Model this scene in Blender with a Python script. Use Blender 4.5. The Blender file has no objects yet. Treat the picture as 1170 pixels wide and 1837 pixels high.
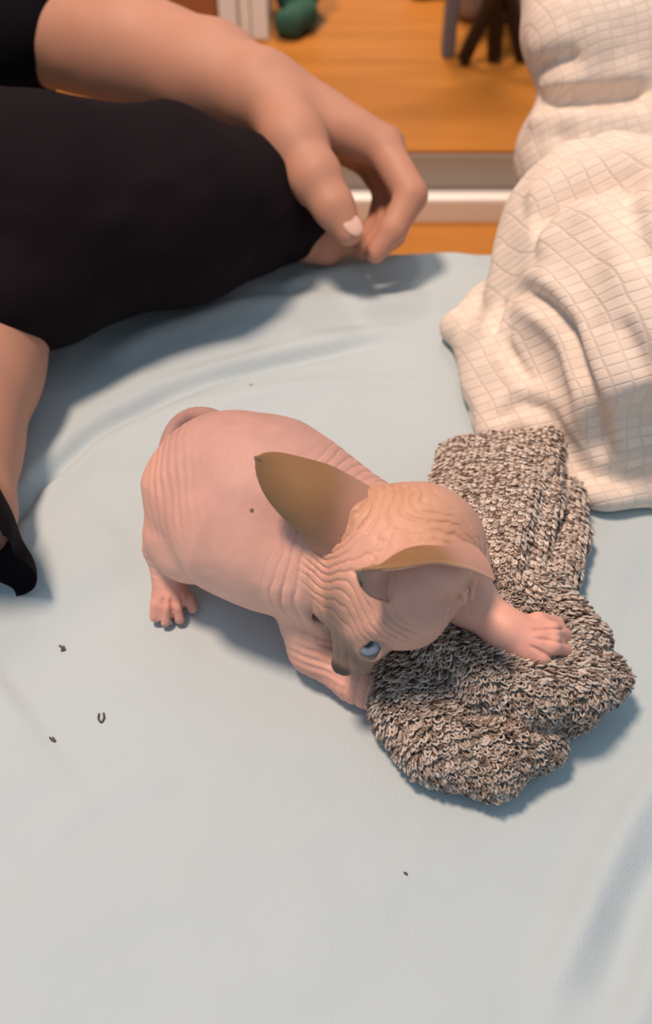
import bpy, bmesh, math, random
import numpy as np
from mathutils import Vector, Matrix

random.seed(4)
RNG = np.random.default_rng(7)
scene = bpy.context.scene
COL = scene.collection

# ------------------------------------------------------------------ camera
CAM_H, PITCH, FPX, CX, CY = 0.33, math.radians(48.0), 1591.0, 585.0, 918.5
cam_d = bpy.data.cameras.new('camera')
cam_d.sensor_fit = 'VERTICAL'; cam_d.sensor_height = 24.0
cam_d.lens = 24.0 * FPX / 1837.0
cam_d.clip_start = 0.01
cam_d.dof.use_dof = True; cam_d.dof.focus_distance = 0.355; cam_d.dof.aperture_fstop = 5.2
cam = bpy.data.objects.new('camera', cam_d); COL.objects.link(cam)
cam.location = (0, 0, CAM_H); cam.rotation_euler = (math.pi / 2 - PITCH, 0, 0)
scene.camera = cam

# ------------------------------------------------------------------ light
world = bpy.data.worlds.new('room_ambient'); scene.world = world
world.use_nodes = True
bg = world.node_tree.nodes['Background']
bg.inputs[0].default_value = (0.68, 0.85, 1.0, 1); bg.inputs[1].default_value = 0.46

def area_light(name, loc, target, size, energy, color, spread=180):
    d = bpy.data.lights.new(name, 'AREA'); d.shape = 'DISK'; d.size = size
    d.energy = energy; d.color = color; d.spread = math.radians(spread)
    o = bpy.data.objects.new(name, d); COL.objects.link(o); o.location = loc
    o.rotation_euler = (Vector(target) - Vector(loc)).to_track_quat('-Z', 'Y').to_euler()
    return o
area_light('ceiling_or_fill_lamp', (-0.51, 0.36, 1.90), (0.0, 0.4, 0), 0.34, 42, (1.0, 0.70, 0.52))  # warm ceiling lamp over the bed
area_light('ceiling_or_fill_lamp', (0.0, 1.9, 2.1), (-0.05, 1.75, -0.1), 0.4, 9, (1.0, 0.76, 0.58), 70)  # unseen fill lamp, added to brighten the floor at the back

vs = scene.view_settings
vs.view_transform = 'Standard'; vs.look = 'None'; vs.gamma = 1.0
vs.use_curve_mapping = False; vs.exposure = 0.0

# ------------------------------------------------------------------ geometry helpers
SP, CP = math.sin(PITCH), math.cos(PITCH)
RIGHT = np.array([1., 0, 0]); FWD = np.array([0, CP, -SP]); UP = np.array([0, SP, CP])
def ray(px, py):
    return FWD + (px - CX) / FPX * RIGHT - (py - CY) / FPX * UP
def P(px, py, z=0.0):                        # measured direction, at a real height above the bed
    r = ray(px, py); t = (z - CAM_H) / r[2]
    return np.array([0, 0, CAM_H]) + r * t
def D(px, py, depth):
    return np.array([0, 0, CAM_H]) + ray(px, py) * depth
def PY(px, py, Y):
    r = ray(px, py); return np.array([0, 0, CAM_H]) + r * (Y / r[1])

def sstep(a, b, x):
    t = np.clip((x - a) / (b - a), 0, 1); return t * t * (3 - 2 * t)

def _hash(ix, iy, iz):
    h = (ix * 374761393 + iy * 668265263 + iz * 2147483647 * 3 + 1013904223) & 0xFFFFFFFF
    h = ((h ^ (h >> 13)) * 1274126177) & 0xFFFFFFFF
    h = h ^ (h >> 16)
    return (h & 0xFFFF) / 65535.0
def noise(p, s):                              # value noise, -1..1
    q = np.asarray(p, dtype=np.float64) * s + 1000.0
    i = np.floor(q).astype(np.int64); f = q - i; f = f * f * (3 - 2 * f)
    out = 0
    for dx in (0, 1):
        wx = f[:, 0] if dx else 1 - f[:, 0]
        for dy in (0, 1):
            wy = f[:, 1] if dy else 1 - f[:, 1]
            for dz in (0, 1):
                wz = f[:, 2] if dz else 1 - f[:, 2]
                out = out + wx * wy * wz * _hash(i[:, 0] + dx, i[:, 1] + dy, i[:, 2] + dz)
    return out * 2 - 1

class SDF:
    def __init__(s, lo, hi, h):
        s.lo = np.array(lo, float); s.h = h
        s.n = np.ceil((np.array(hi, float) - s.lo) / h).astype(int) + 1
        s.d = np.full(s.n, 0.5, np.float32)
    def _sub(s, lo, hi):
        a = np.clip(np.floor((lo - s.lo) / s.h).astype(int), 0, s.n - 1)
        b = np.clip(np.ceil((hi - s.lo) / s.h).astype(int) + 1, 1, s.n)
        ax = [s.lo[i] + s.h * np.arange(a[i], b[i]) for i in range(3)]
        X, Y, Z = np.meshgrid(*ax, indexing='ij')
        return (slice(a[0], b[0]), slice(a[1], b[1]), slice(a[2], b[2])), X, Y, Z
    def _mix(s, sl, b, k, op):
        a = s.d[sl]
        if op == 'sub':
            h = np.clip(0.5 - 0.5 * (a + b) / k, 0, 1)
            s.d[sl] = a * (1 - h) - b * h + k * h * (1 - h)
        else:
            h = np.clip(0.5 + 0.5 * (b - a) / k, 0, 1)
            s.d[sl] = b * (1 - h) + a * h - k * h * (1 - h)
    def cone(s, a, b, ra, rb, k=0.004, op='add'):
        a = np.array(a, float); b = np.array(b, float); m = max(ra, rb) + 2 * k + 3 * s.h
        sl, X, Y, Z = s._sub(np.minimum(a, b) - m, np.maximum(a, b) + m)
        ba = b - a; l2 = float(ba @ ba) + 1e-12
        px, py, pz = X - a[0], Y - a[1], Z - a[2]
        t = np.clip((px * ba[0] + py * ba[1] + pz * ba[2]) / l2, 0, 1)
        d = np.sqrt((px - t * ba[0])**2 + (py - t * ba[1])**2 + (pz - t * ba[2])**2) - (ra + (rb - ra) * t)
        s._mix(sl, d.astype(np.float32), k, op)
    def ball(s, c, r, k=0.004, op='add'):
        s.cone(c, c, r, r, k, op)
    def chain(s, pts, radii, k=0.004):
        for i in range(len(pts) - 1):
            s.cone(pts[i], pts[i + 1], radii[i], radii[i + 1], k)
    def ell(s, c, rad, R=None, k=0.004, op='add'):
        c = np.array(c, float); rad = np.array(rad, float)
        R = np.eye(3) if R is None else np.array(R, float)   # columns = local axes
        m = max(rad) + 2 * k + 3 * s.h
        sl, X, Y, Z = s._sub(c - m, c + m)
        px, py, pz = X - c[0], Y - c[1], Z - c[2]
        q = [(px * R[0, i] + py * R[1, i] + pz * R[2, i]) for i in range(3)]
        k0 = np.sqrt(sum((q[i] / rad[i])**2 for i in range(3)))
        k1 = np.sqrt(sum((q[i] / rad[i]**2)**2 for i in range(3))) + 1e-9
        d = np.where(k0 < 0.05, -min(rad), k0 * (k0 - 1) / k1)
        s._mix(sl, d.astype(np.float32), k, op)
    def floor_cut(s, z):                      # keep only what lies above z
        Z = (s.lo[2] + s.h * np.arange(s.n[2])).astype(np.float32)
        s.d = np.maximum(s.d, (z - Z)[None, None, :])
    def mesh(s, smooth=2):                    # surface nets
        d = s.d; n = s.n; ins = d < 0
        cs = np.zeros(n - 1, np.int16)
        for dx in (0, 1):
            for dy in (0, 1):
                for dz in (0, 1):
                    cs += ins[dx:n[0]-1+dx, dy:n[1]-1+dy, dz:n[2]-1+dz]
        act = (cs > 0) & (cs < 8); idx = np.full(act.shape, -1, np.int64)
        cells = np.argwhere(act); idx[act] = np.arange(len(cells))
        acc = np.zeros((len(cells), 3)); cnt = np.zeros(len(cells))
        corner = [(x, y, z) for x in (0, 1) for y in (0, 1) for z in (0, 1)]
        for ca in corner:
            for ax in range(3):
                if ca[ax] == 1: continue
                cb = list(ca); cb[ax] = 1
                va = d[cells[:, 0]+ca[0], cells[:, 1]+ca[1], cells[:, 2]+ca[2]]
                vb = d[cells[:, 0]+cb[0], cells[:, 1]+cb[1], cells[:, 2]+cb[2]]
                m = (va < 0) != (vb < 0)
                t = np.where(m, va / np.where(m, va - vb, 1), 0)
                pt = np.array(ca, float)[None, :].repeat(len(cells), 0); pt[:, ax] = t
                acc[m] += pt[m]; cnt[m] += 1
        v = s.lo + s.h * (cells + acc / np.maximum(cnt, 1)[:, None])
        quads = []
        for ax in range(3):
            o1, o2 = [(1, 2), (2, 0), (0, 1)][ax]
            A = [slice(None)] * 3; B = [slice(None)] * 3
            A[ax] = slice(0, n[ax] - 1); B[ax] = slice(1, n[ax])
            ia, ib = ins[tuple(A)], ins[tuple(B)]
            for flip, m in ((False, ia & ~ib), (True, ~ia & ib)):
                e = np.argwhere(m)
                e = e[(e[:, o1] > 0) & (e[:, o2] > 0) & (e[:, o1] < n[o1] - 1) & (e[:, o2] < n[o2] - 1)]
                def g(a, b):
                    c = e.copy(); c[:, o1] -= a; c[:, o2] -= b
                    return idx[c[:, 0], c[:, 1], c[:, 2]]
                q = np.stack([g(1, 1), g(0, 1), g(0, 0), g(1, 0)], 1)
                quads.append(q[:, ::-1] if flip else q)
        f = np.concatenate(quads)
        f = f[(f >= 0).all(1)]
        for _ in range(smooth): v = laplace(v, f, 0.5)
        return v, f

def laplace(v, f, w):
    acc = np.zeros_like(v); cnt = np.zeros(len(v))
    k = f.shape[1]
    for i in range(k):
        a, b = f[:, i], f[:, (i + 1) % k]
        for j in range(3):
            acc[:, j] += np.bincount(a, v[b, j], len(v)) + np.bincount(b, v[a, j], len(v))
        cnt += np.bincount(a, minlength=len(v)) + np.bincount(b, minlength=len(v))
    return v + w * (acc / np.maximum(cnt, 1)[:, None] - v)

def normals(v, f):
    n = np.cross(v[f[:, 2]] - v[f[:, 0]], v[f[:, 3]] - v[f[:, 1]])
    out = np.zeros_like(v)
    for i in range(4):
        for j in range(3): out[:, j] += np.bincount(f[:, i], n[:, j], len(v))
    return out / (np.linalg.norm(out, axis=1)[:, None] + 1e-12)

def subdivide(v, f):                          # quads -> 4 quads, lightly smoothed
    n = len(v); nf = len(f)
    e = np.concatenate([np.stack([f[:, i], f[:, (i + 1) % 4]], 1) for i in range(4)])
    es = np.sort(e, 1); key = es[:, 0] * np.int64(n) + es[:, 1]
    u, inv = np.unique(key, return_inverse=True)
    ev = 0.5 * (v[u // n] + v[u % n]); fv = v[f].mean(1)
    E = [n + inv[i * nf:(i + 1) * nf] for i in range(4)]
    F = n + len(u) + np.arange(nf)
    q = np.concatenate([np.stack([f[:, i], E[i], F, E[i - 1]], 1) for i in range(4)])
    return laplace(laplace(np.concatenate([v, ev, fv]), q, 0.5), q, 0.5), q

def mk_mesh(name, v, f, smooth=True, col=None):
    v = np.asarray(v, np.float32); f = np.asarray(f, np.int32)
    me = bpy.data.meshes.new(name)
    k = f.shape[1]
    me.vertices.add(len(v)); me.vertices.foreach_set('co', v.ravel())
    me.loops.add(f.size); me.loops.foreach_set('vertex_index', f.ravel())
    me.polygons.add(len(f)); me.polygons.foreach_set('loop_start', np.arange(0, f.size, k, dtype=np.int32))
    me.update(calc_edges=True)
    if smooth: me.polygons.foreach_set('use_smooth', np.ones(len(f), bool))
    if col is not None:
        a = me.color_attributes.new('Col', 'FLOAT_COLOR', 'POINT')
        c = np.ones((len(v), 4), np.float32); c[:, :3] = col
        a.data.foreach_set('color', c.ravel())
    me.validate(); me.update()
    return me

def link(name, me, mat, parent=None, **props):
    o = bpy.data.objects.new(name, me); COL.objects.link(o)
    if mat is not None: me.materials.clear(); me.materials.append(mat)
    if parent is not None:
        o.parent = parent
        o.matrix_parent_inverse = Matrix.Translation(-parent.location)
    for k, val in props.items(): o[k] = val
    return o
def empty(name, loc, label, cat, group=None):
    o = bpy.data.objects.new(name, None); COL.objects.link(o); o.location = Vector(loc)
    o.empty_display_size = 0.02
    o['label'] = label; o['category'] = cat
    if group: o['group'] = group
    return o

def box_mesh(name, lo, hi, bevel=0.002, seg=2):
    bm = bmesh.new(); bmesh.ops.create_cube(bm, size=1)
    lo = Vector(lo); hi = Vector(hi)
    for w in bm.verts: w.co = Vector(((w.co[i] + 0.5) * (hi[i] - lo[i]) + lo[i]) for i in range(3))
    if bevel: bmesh.ops.bevel(bm, geom=bm.edges[:], offset=bevel, segments=seg, affect='EDGES', profile=0.5)
    me = bpy.data.meshes.new(name); bm.to_mesh(me); bm.free()
    return me

def tube(pts, radii, sides=10, cap=True):     # numpy swept tube
    pts = np.asarray(pts, float); n = len(pts)
    radii = np.broadcast_to(np.asarray(radii, float), (n,))
    T = np.gradient(pts, axis=0); T /= np.linalg.norm(T, axis=1)[:, None] + 1e-12
    ref = np.array([0, 0, 1.0]) if abs(T[0, 2]) < 0.9 else np.array([1.0, 0, 0])
    V = []
    for i in range(n):
        a = np.cross(T[i], ref); a /= np.linalg.norm(a); b = np.cross(T[i], a); ref = np.cross(a, T[i])
        th = np.linspace(0, 2 * math.pi, sides, endpoint=False)
        V.append(pts[i] + radii[i] * (np.cos(th)[:, None] * a + np.sin(th)[:, None] * b))
    V = np.concatenate(V); F = []
    for i in range(n - 1):
        for j in range(sides):
            k = (j + 1) % sides
            F.append((i*sides+j, i*sides+k, (i+1)*sides+k, (i+1)*sides+j))
    if cap:
        for base, c, fl in ((0, pts[0], 1), ((n-1)*sides, pts[-1], 0)):
            ci = len(V); V = np.vstack([V, c])
            for j in range(sides):
                k = (j + 1) % sides
                F.append((base+k, base+j, ci, ci) if fl else (base+j, base+k, ci, ci))
    return V, F
def tube_mesh(name, pts, radii, sides=10):
    V, F = tube(pts, radii, sides)
    me = bpy.data.meshes.new(name)
    me.from_pydata([tuple(x) for x in V], [], [tuple(dict.fromkeys(q)) for q in F]); me.update()
    for p in me.polygons: p.use_smooth = True
    return me

def catmull(pts, n=8):
    pts = np.asarray(pts, float); q = np.vstack([2*pts[0]-pts[1], pts, 2*pts[-1]-pts[-2]]); out = []
    for i in range(1, len(q) - 2):
        for t in np.linspace(0, 1, n, endpoint=False):
            out.append(0.5*((2*q[i]) + (-q[i-1]+q[i+1])*t + (2*q[i-1]-5*q[i]+4*q[i+1]-q[i+2])*t*t + (-q[i-1]+3*q[i]-3*q[i+1]+q[i+2])*t**3))
    out.append(pts[-1]); return np.array(out)

# ------------------------------------------------------------------ materials
def lin(r, g, b):
    f = lambda c: (c / 255 / 12.92) if c <= 10 else ((c / 255 + 0.055) / 1.055) ** 2.4
    return (f(r), f(g), f(b), 1)
def mat(name, color, rough=0.6, noise_amt=0.0, noise_scale=30, bump=0.0, bump_scale=200, sss=0.0, sheen=0.0,
        metallic=0.0, attr=None, spec=0.5, sss_rad=(0.006, 0.002, 0.001)):
    m = bpy.data.materials.new(name); m.use_nodes = True
    nt = m.node_tree; N = nt.nodes; L = nt.links; b = N['Principled BSDF']
    b.inputs['Roughness'].default_value = rough; b.inputs['Metallic'].default_value = metallic
    b.inputs['Specular IOR Level'].default_value = spec
    tc = N.new('ShaderNodeTexCoord')
    if attr:
        a = N.new('ShaderNodeVertexColor'); a.layer_name = attr; src = a.outputs['Color']
    else:
        r = N.new('ShaderNodeRGB'); r.outputs[0].default_value = color; src = r.outputs[0]
    if noise_amt:
        nz = N.new('ShaderNodeTexNoise'); nz.inputs['Scale'].default_value = noise_scale; nz.inputs['Detail'].default_value = 4
        L.new(tc.outputs['Object'], nz.inputs['Vector'])
        mr = N.new('ShaderNodeMapRange'); mr.inputs['To Min'].default_value = 1 - noise_amt; mr.inputs['To Max'].default_value = 1 + noise_amt
        L.new(nz.outputs['Fac'], mr.inputs['Value'])
        mx = N.new('ShaderNodeMix'); mx.data_type = 'RGBA'; mx.blend_type = 'MULTIPLY'; mx.inputs['Factor'].default_value = 1
        L.new(src, mx.inputs['A']); L.new(mr.outputs['Result'], mx.inputs['B']); src = mx.outputs['Result']
    L.new(src, b.inputs['Base Color'])
    if bump:
        nb = N.new('ShaderNodeTexNoise'); nb.inputs['Scale'].default_value = bump_scale; nb.inputs['Detail'].default_value = 3
        L.new(tc.outputs['Object'], nb.inputs['Vector'])
        bp = N.new('ShaderNodeBump'); bp.inputs['Strength'].default_value = bump; bp.inputs['Distance'].default_value = 0.001
        L.new(nb.outputs['Fac'], bp.inputs['Height']); L.new(bp.outputs['Normal'], b.inputs['Normal'])
    if sss:
        b.inputs['Subsurface Weight'].default_value = sss
        b.inputs['Subsurface Radius'].default_value = (1, 0.35, 0.2); b.inputs['Subsurface Scale'].default_value = sss_rad[0]
    if sheen:
        b.inputs['Sheen Weight'].default_value = sheen; b.inputs['Sheen Roughness'].default_value = 0.5
    return m

M = {}
M['sheet'] = mat('blue_cotton_sheet', (0.46, 0.555, 0.60, 1), 0.85, 0.03, 14, 0.25, 900, spec=0.15)
M['mattress'] = mat('mattress_ticking', (0.7, 0.7, 0.68, 1), 0.9)
M['kitten'] = mat('bare_kitten_skin', None, 0.5, 0.07, 130, 0.2, 1500, sss=0.06, attr='Col', spec=0.35, sss_rad=(0.003,))
M['person'] = mat('human_skin', (0.48, 0.245, 0.17, 1), 0.55, 0.06, 45, 0.15, 900, sss=0.12, spec=0.3)
M['nail'] = mat('fingernail', (0.72, 0.46, 0.38, 1), 0.25)
M['trouser'] = mat('black_cotton_trousers', (0.008, 0.005, 0.0075, 1), 0.9, 0.1, 60, 0.3, 1200, spec=0.12)
M['shirt'] = mat('black_jersey', (0.006, 0.005, 0.007, 1), 0.9, 0.1, 60, 0.3, 1200, spec=0.1)
M['sock'] = mat('sock_core', (0.24, 0.18, 0.15, 1), 0.95, spec=0.1)
M['loops'] = mat('melange_yarn', None, 0.9, attr='Col', spec=0.15)
M['iris'] = mat('kitten_eye', None, 0.06, attr='Col', spec=0.6)
M['claw'] = mat('claw_horn', (0.62, 0.52, 0.45, 1), 0.3)
M['white'] = mat('white_paint', (0.88, 0.85, 0.80, 1), 0.4)
M['alu'] = mat('grey_anodised', (0.40, 0.36, 0.32, 1), 0.5)
M['dark'] = mat('black_metal', (0.022, 0.015, 0.015, 1), 0.5)
M['slate'] = mat('blue_grey_metal', (0.13, 0.12, 0.14, 1), 0.5)
M['brown'] = mat('reddish_brown_wood', (0.36, 0.13, 0.045, 1), 0.5, 0.2, 12)
M['green'] = mat('dark_green_cloth', (0.022, 0.085, 0.06, 1), 0.9, 0.2, 30)
M['plum'] = mat('plum_cloth', (0.12, 0.02, 0.035, 1), 0.9, 0.2, 30)
M['beige'] = mat('beige_cloth', (0.20, 0.13, 0.09, 1), 0.9, 0.1, 30)
M['crumb'] = mat('grey_brown_lint', (0.10, 0.085, 0.07, 1), 0.9)

def wood_floor_mat(name, c1, c2):
    m = bpy.data.materials.new(name); m.use_nodes = True
    nt = m.node_tree; N = nt.nodes; L = nt.links; b = N['Principled BSDF']
    tc = N.new('ShaderNodeTexCoord'); mp = N.new('ShaderNodeMapping')
    mp.inputs['Scale'].default_value = (1.2, 9, 1); mp.inputs['Rotation'].default_value = (0, 0, 1.15)
    L.new(tc.outputs['Object'], mp.inputs['Vector'])
    nz = N.new('ShaderNodeTexNoise'); nz.inputs['Scale'].default_value = 3; nz.inputs['Detail'].default_value = 5
    L.new(mp.outputs[0], nz.inputs['Vector'])
    cr = N.new('ShaderNodeValToRGB'); cr.color_ramp.elements[0].position = 0.35; cr.color_ramp.elements[1].position = 0.65
    cr.color_ramp.elements[0].color = c1; cr.color_ramp.elements[1].color = c2
    L.new(nz.outputs['Fac'], cr.inputs[0]); L.new(cr.outputs[0], b.inputs['Base Color'])
    b.inputs['Roughness'].default_value = 0.38; b.inputs['Specular IOR Level'].default_value = 0.18
    return m
M['floor'] = wood_floor_mat('varnished_orange_wood', (0.36, 0.140, 0.024, 1), (0.44, 0.175, 0.034, 1))

def blanket_mat():
    m = bpy.data.materials.new('cream_seersucker_cotton'); m.use_nodes = True
    nt = m.node_tree; N = nt.nodes; L = nt.links; b = N['Principled BSDF']
    b.inputs['Roughness'].default_value = 0.9; b.inputs['Specular IOR Level'].default_value = 0.15
    uv = N.new('ShaderNodeUVMap'); uv.uv_map = 'UVMap'
    nz = N.new('ShaderNodeTexNoise'); nz.inputs['Scale'].default_value = 22; nz.inputs['Detail'].default_value = 2
    L.new(uv.outputs[0], nz.inputs['Vector'])
    mixv = N.new('ShaderNodeVectorMath'); mixv.operation = 'MULTIPLY_ADD'
    mixv.inputs[1].default_value = (0.006, 0.006, 0); L.new(nz.outputs['Color'], mixv.inputs[0]); L.new(uv.outputs[0], mixv.inputs[2])
    br = N.new('ShaderNodeTexBrick'); br.offset = 0.0; br.inputs['Scale'].default_value = 1.0
    br.inputs['Brick Width'].default_value = 0.0078; br.inputs['Row Height'].default_value = 0.0053
    br.inputs['Mortar Size'].default_value = 0.0009; br.inputs['Mortar Smooth'].default_value = 0.9
    br.inputs['Color1'].default_value = (0.84, 0.735, 0.645, 1); br.inputs['Color2'].default_value = (0.73, 0.635, 0.555, 1)
    br.inputs['Mortar'].default_value = (0.71, 0.62, 0.54, 1)
    L.new(mixv.outputs[0], br.inputs['Vector'])
    L.new(br.outputs['Color'], b.inputs['Base Color'])
    inv = N.new('ShaderNodeMath'); inv.operation = 'SUBTRACT'; inv.inputs[0].default_value = 1; L.new(br.outputs['Fac'], inv.inputs[1])
    bp = N.new('ShaderNodeBump'); bp.inputs['Strength'].default_value = 0.3; bp.inputs['Distance'].default_value = 0.001
    L.new(inv.outputs[0], bp.inputs['Height']); L.new(bp.outputs['Normal'], b.inputs['Normal'])
    return m
M['blanket'] = blanket_mat()
M['hem'] = mat('cream_cotton_hem', (0.70, 0.59, 0.51, 1), 0.9, bump=0.4, bump_scale=900, spec=0.15)

# ------------------------------------------------------------------ the room: floors and sill
FZ, FZ2 = -0.20, -0.131
bm = bmesh.new(); bmesh.ops.create_grid(bm, x_segments=2, y_segments=2, size=0.5)
def slab(name, lo, hi, m, bevel=0.0, **k):
    return link(name, box_mesh(name, lo, hi, bevel), m, **k)
bm.free()
YS = PY(800, 398, 1.0); YSILL = P(800, 398, FZ)[1]
slab('floor', (-2.5, -1.6, FZ - 0.03), (2.5, YSILL, FZ), M['floor'], kind='structure')
slab('floor', (-2.5, YSILL + 0.028, FZ2 - 0.0025), (2.5, 3.4, FZ2 + .0005), M['floor'], kind='structure')
slab('trim_1', (-2.5, YSILL, FZ - 0.03), (2.5, YSILL + 0.022, PY(800, 357, YSILL)[2]), M['white'], 0.004, kind='structure')
slab('trim_2', (-2.5, YSILL + 0.026, FZ - 0.03), (2.5, YSILL + 0.055, FZ2 - 0.003), M['alu'], 0.001, kind='structure')
slab('wall_back', (-2.5, 3.4, FZ - 0.03), (2.5, 3.5, 2.2), M['white'], kind='structure')

# ------------------------------------------------------------------ mattress and bed sheet
EDGE = P(800, 427, 0)[1]
def bend(t, e0, r, drop):                     # arc-length t -> (pos, dz): flat, then rounds over an edge
    a = np.clip((t - (e0 - r)) / r, 0, math.pi / 2)
    down = np.maximum(t - (e0 - r) - r * math.pi / 2, 0)
    return np.where(t < e0 - r, t, e0 - r + r * np.sin(a)), -(r * (1 - np.cos(a)) + np.minimum(down, drop))
link('mattress', box_mesh('mattress', (-0.83, -1.18, FZ), (0.83, EDGE - 0.03, -0.022), 0.02, 3), M['mattress'],
     label='white mattress hidden under the light blue bed sheet', category='mattress')
def polyd(p, pts):                            # distance and side to a polyline, xy
    best = np.full(len(p), 9.0); side = np.zeros(len(p)); tt = np.zeros(len(p)); n = len(pts) - 1
    for i in range(n):
        a, b = pts[i][:2], pts[i + 1][:2]; ba = b - a
        t = np.clip(((p[:, :2] - a) @ ba) / (ba @ ba), 0, 1)
        q = p[:, :2] - a - t[:, None] * ba; d = np.hypot(q[:, 0], q[:, 1])
        s = ba[0] * q[:, 1] - ba[1] * q[:, 0]
        m = d < best; best[m] = d[m]; side[m] = np.sign(s[m]) * d[m]; tt[m] = (i + t[m]) / n
    return best, side, tt
def px_line(l): return catmull([P(x, y) for x, y in l], 6)
def axis(lo, hi, a, b, fine, coarse):
    return np.unique(np.round(np.concatenate([np.arange(lo, a, coarse), np.arange(a, b, fine), np.arange(b, hi + coarse, coarse)]), 5))
xs = axis(-1.03, 1.03, -0.34, 0.34, 0.0026, 0.03)
ys = axis(-1.38, EDGE + 0.16, 0.02, EDGE + 0.06, 0.0026, 0.03)
GX, GY = np.meshgrid(xs, ys, indexing='ij')
X1, dzx = bend(np.abs(GX.ravel()), 0.85, 0.03, 0.14); X1 = X1 * np.sign(GX.ravel())
Y1, dzy = bend(GY.ravel(), EDGE, 0.03, 0.14)
Y2, dzy2 = bend(-GY.ravel(), 1.2, 0.03, 0.14); Y1 = np.where(GY.ravel() < -1, -Y2, Y1); dzy = np.where(GY.ravel() < -1, dzy2, dzy)
pp = np.stack([GX.ravel(), GY.ravel(), np.zeros(GX.size)], 1)
hgt = 0.0016 * noise(pp, 14) + 0.0008 * noise(pp * [1, 2.2, 1], 26) + 0.00016 * noise(pp, 150)
def wob(s): return 0.004 * noise(pp, 25 + s)
def step_fold(l, amp, w, fade=(0.0, 0.08, 0.85, 1.0)):
    d, s, t = polyd(pp, px_line(l)); s = s + wob(amp * 1e3) * 0.5
    return amp * np.tanh(s / w) * np.exp(-(d / (w * 5)) ** 2) * sstep(fade[0], fade[1] + 1e-6, t) * (1 - sstep(fade[2], fade[3], t))
def ridge(l, amp, w):
    d, s, t = polyd(pp, px_line(l)); d = np.abs(s + wob(w * 1e3) * 0.5) + np.maximum(d - np.abs(s), 0)
    return amp * np.exp(-(d / w) ** 2) * sstep(0, 0.15, t) * (1 - sstep(0.8, 1, t))
hgt += step_fold([(20, 940), (70, 870), (130, 805), (210, 750), (310, 700), (440, 655), (600, 617), (720, 600), (850, 588)], 0.0020, 0.0038, (0, 0.02, 0.8, 1))
hgt += ridge([(-30, 990), (20, 940), (70, 870), (130, 805), (210, 750), (310, 702), (440, 660), (600, 625), (760, 605)], -0.0062, 0.0046)
hgt += ridge([(0, 1010), (60, 930), (130, 850), (220, 785), (330, 735), (460, 700)], 0.0026, 0.008)
hgt += ridge([(150, 660), (300, 590), (480, 540), (700, 545), (830, 540)], 0.0034, 0.010)
hgt += ridge([(480, 520), (600, 490), (760, 470), (900, 470)], 0.0042, 0.009)
hgt += ridge([(250, 690), (480, 610), (640, 575), (800, 565)], -0.0030, 0.007)
hgt += ridge([(330, 760), (500, 700), (660, 690), (840, 700)], 0.0024, 0.008)
hgt += step_fold([(60, 900), (150, 850), (260, 830), (330, 800)], 0.0014, 0.006)
hgt += step_fold([(-40, 1180), (60, 1120), (160, 1060), (280, 985)], 0.0040, 0.012)
hgt += ridge([(-30, 1330), (120, 1260), (260, 1180), (380, 1130)], 0.0014, 0.016)
hgt += ridge([(1240, 1330), (1130, 1470), (1050, 1620), (960, 1850)], 0.0046, 0.007)
hgt += ridge([(1240, 1480), (1150, 1610), (1080, 1850)], -0.0042, 0.007)
hgt += ridge([(1230, 1620), (1160, 1740), (1110, 1900)], 0.0040, 0.008)
hgt += step_fold([(700, 1560), (860, 1610), (1000, 1670), (1100, 1690)], 0.0007, 0.005)
hgt += step_fold([(940, 1880), (1010, 1700), (1080, 1540), (1150, 1400)], -0.0010, 0.004)
hgt += step_fold([(1060, 1180), (1110, 1080), (1160, 960)], 0.0012, 0.006)
hgt += ridge([(60, 1500), (200, 1420), (330, 1400)], 0.0014, 0.006)
hgt += ridge([(0, 1720), (200, 1640), (420, 1600)], 0.0010, 0.010)
hgt += ridge([(520, 1480), (560, 1640), (540, 1850)], 0.0012, 0.012)
flat = sstep(-0.05, 0.05, dzx + dzy + 0.02)
Z1 = dzx + dzy + hgt
def sheet_z(x, y):
    i = np.argmin((pp[:, 0] - x) ** 2 + (pp[:, 1] - y) ** 2); return Z1[i]
nx, ny = len(xs), len(ys); I = np.arange(nx * ny).reshape(nx, ny)
Fq = np.stack([I[:-1, :-1].ravel(), I[1:, :-1].ravel(), I[1:, 1:].ravel(), I[:-1, 1:].ravel()], 1)
sheet_v = np.stack([X1, Y1, Z1], 1)
link('bed_sheet', mk_mesh('bed_sheet', sheet_v, Fq), M['sheet'],
     label='light blue cotton bed sheet with soft creases covering the mattress', category='sheet')

# ------------------------------------------------------------------ sphynx kitten
kit = empty('kitten', P(480, 1010, 0), 'hairless pink kitten crouching with its head bowed over the grey sock', 'kitten')
S = SDF((-0.125, 0.14, -0.002), (0.135, 0.42, 0.118), 0.0009)
K = lambda x, y, z: P(x, y, z)
rump, belly, mid, chest, chest2 = K(396, 868, .056), K(452, 905, .053), K(525, 945, .051), K(605, 985, .050), K(690, 1030, .050)
S.chain([rump, belly, mid, chest, chest2], [.0290, .0380, .0350, .0300, .027], .012)
# near (right) hind leg
S.chain([K(352, 895, .05), K(330, 960, .038)], [.024, .0165], .008)
S.chain([K(330, 960, .038), K(340, 988, .034)], [.0165, .0140], .005)
S.chain([K(336, 985, .028), K(292, 982, .026)], [.0100, .0085], .006)
S.chain([K(289, 984, .026), K(301, 1036, .014), K(305, 1068, .0085)], [.0074, .0066, .0076], .003)
S.ell(K(306, 1070, .0075), (.0080, .0085, .0060), k=.003)
for a, b, c in (((293, 1064, .009), (281, 1084, .0085), (279, 1106, .0034)), ((301, 1070, .010), (298, 1090, .0090), (297, 1114, .0034)),
                ((310, 1070, .010), (318, 1088, .0088), (322, 1109, .0034)), ((320, 1060, .008), (337, 1074, .0070), (345, 1090, .0034))):
    S.chain([K(*a), K(*b), K(*c)], [.0030, .0027, .0028], .0009)
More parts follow.
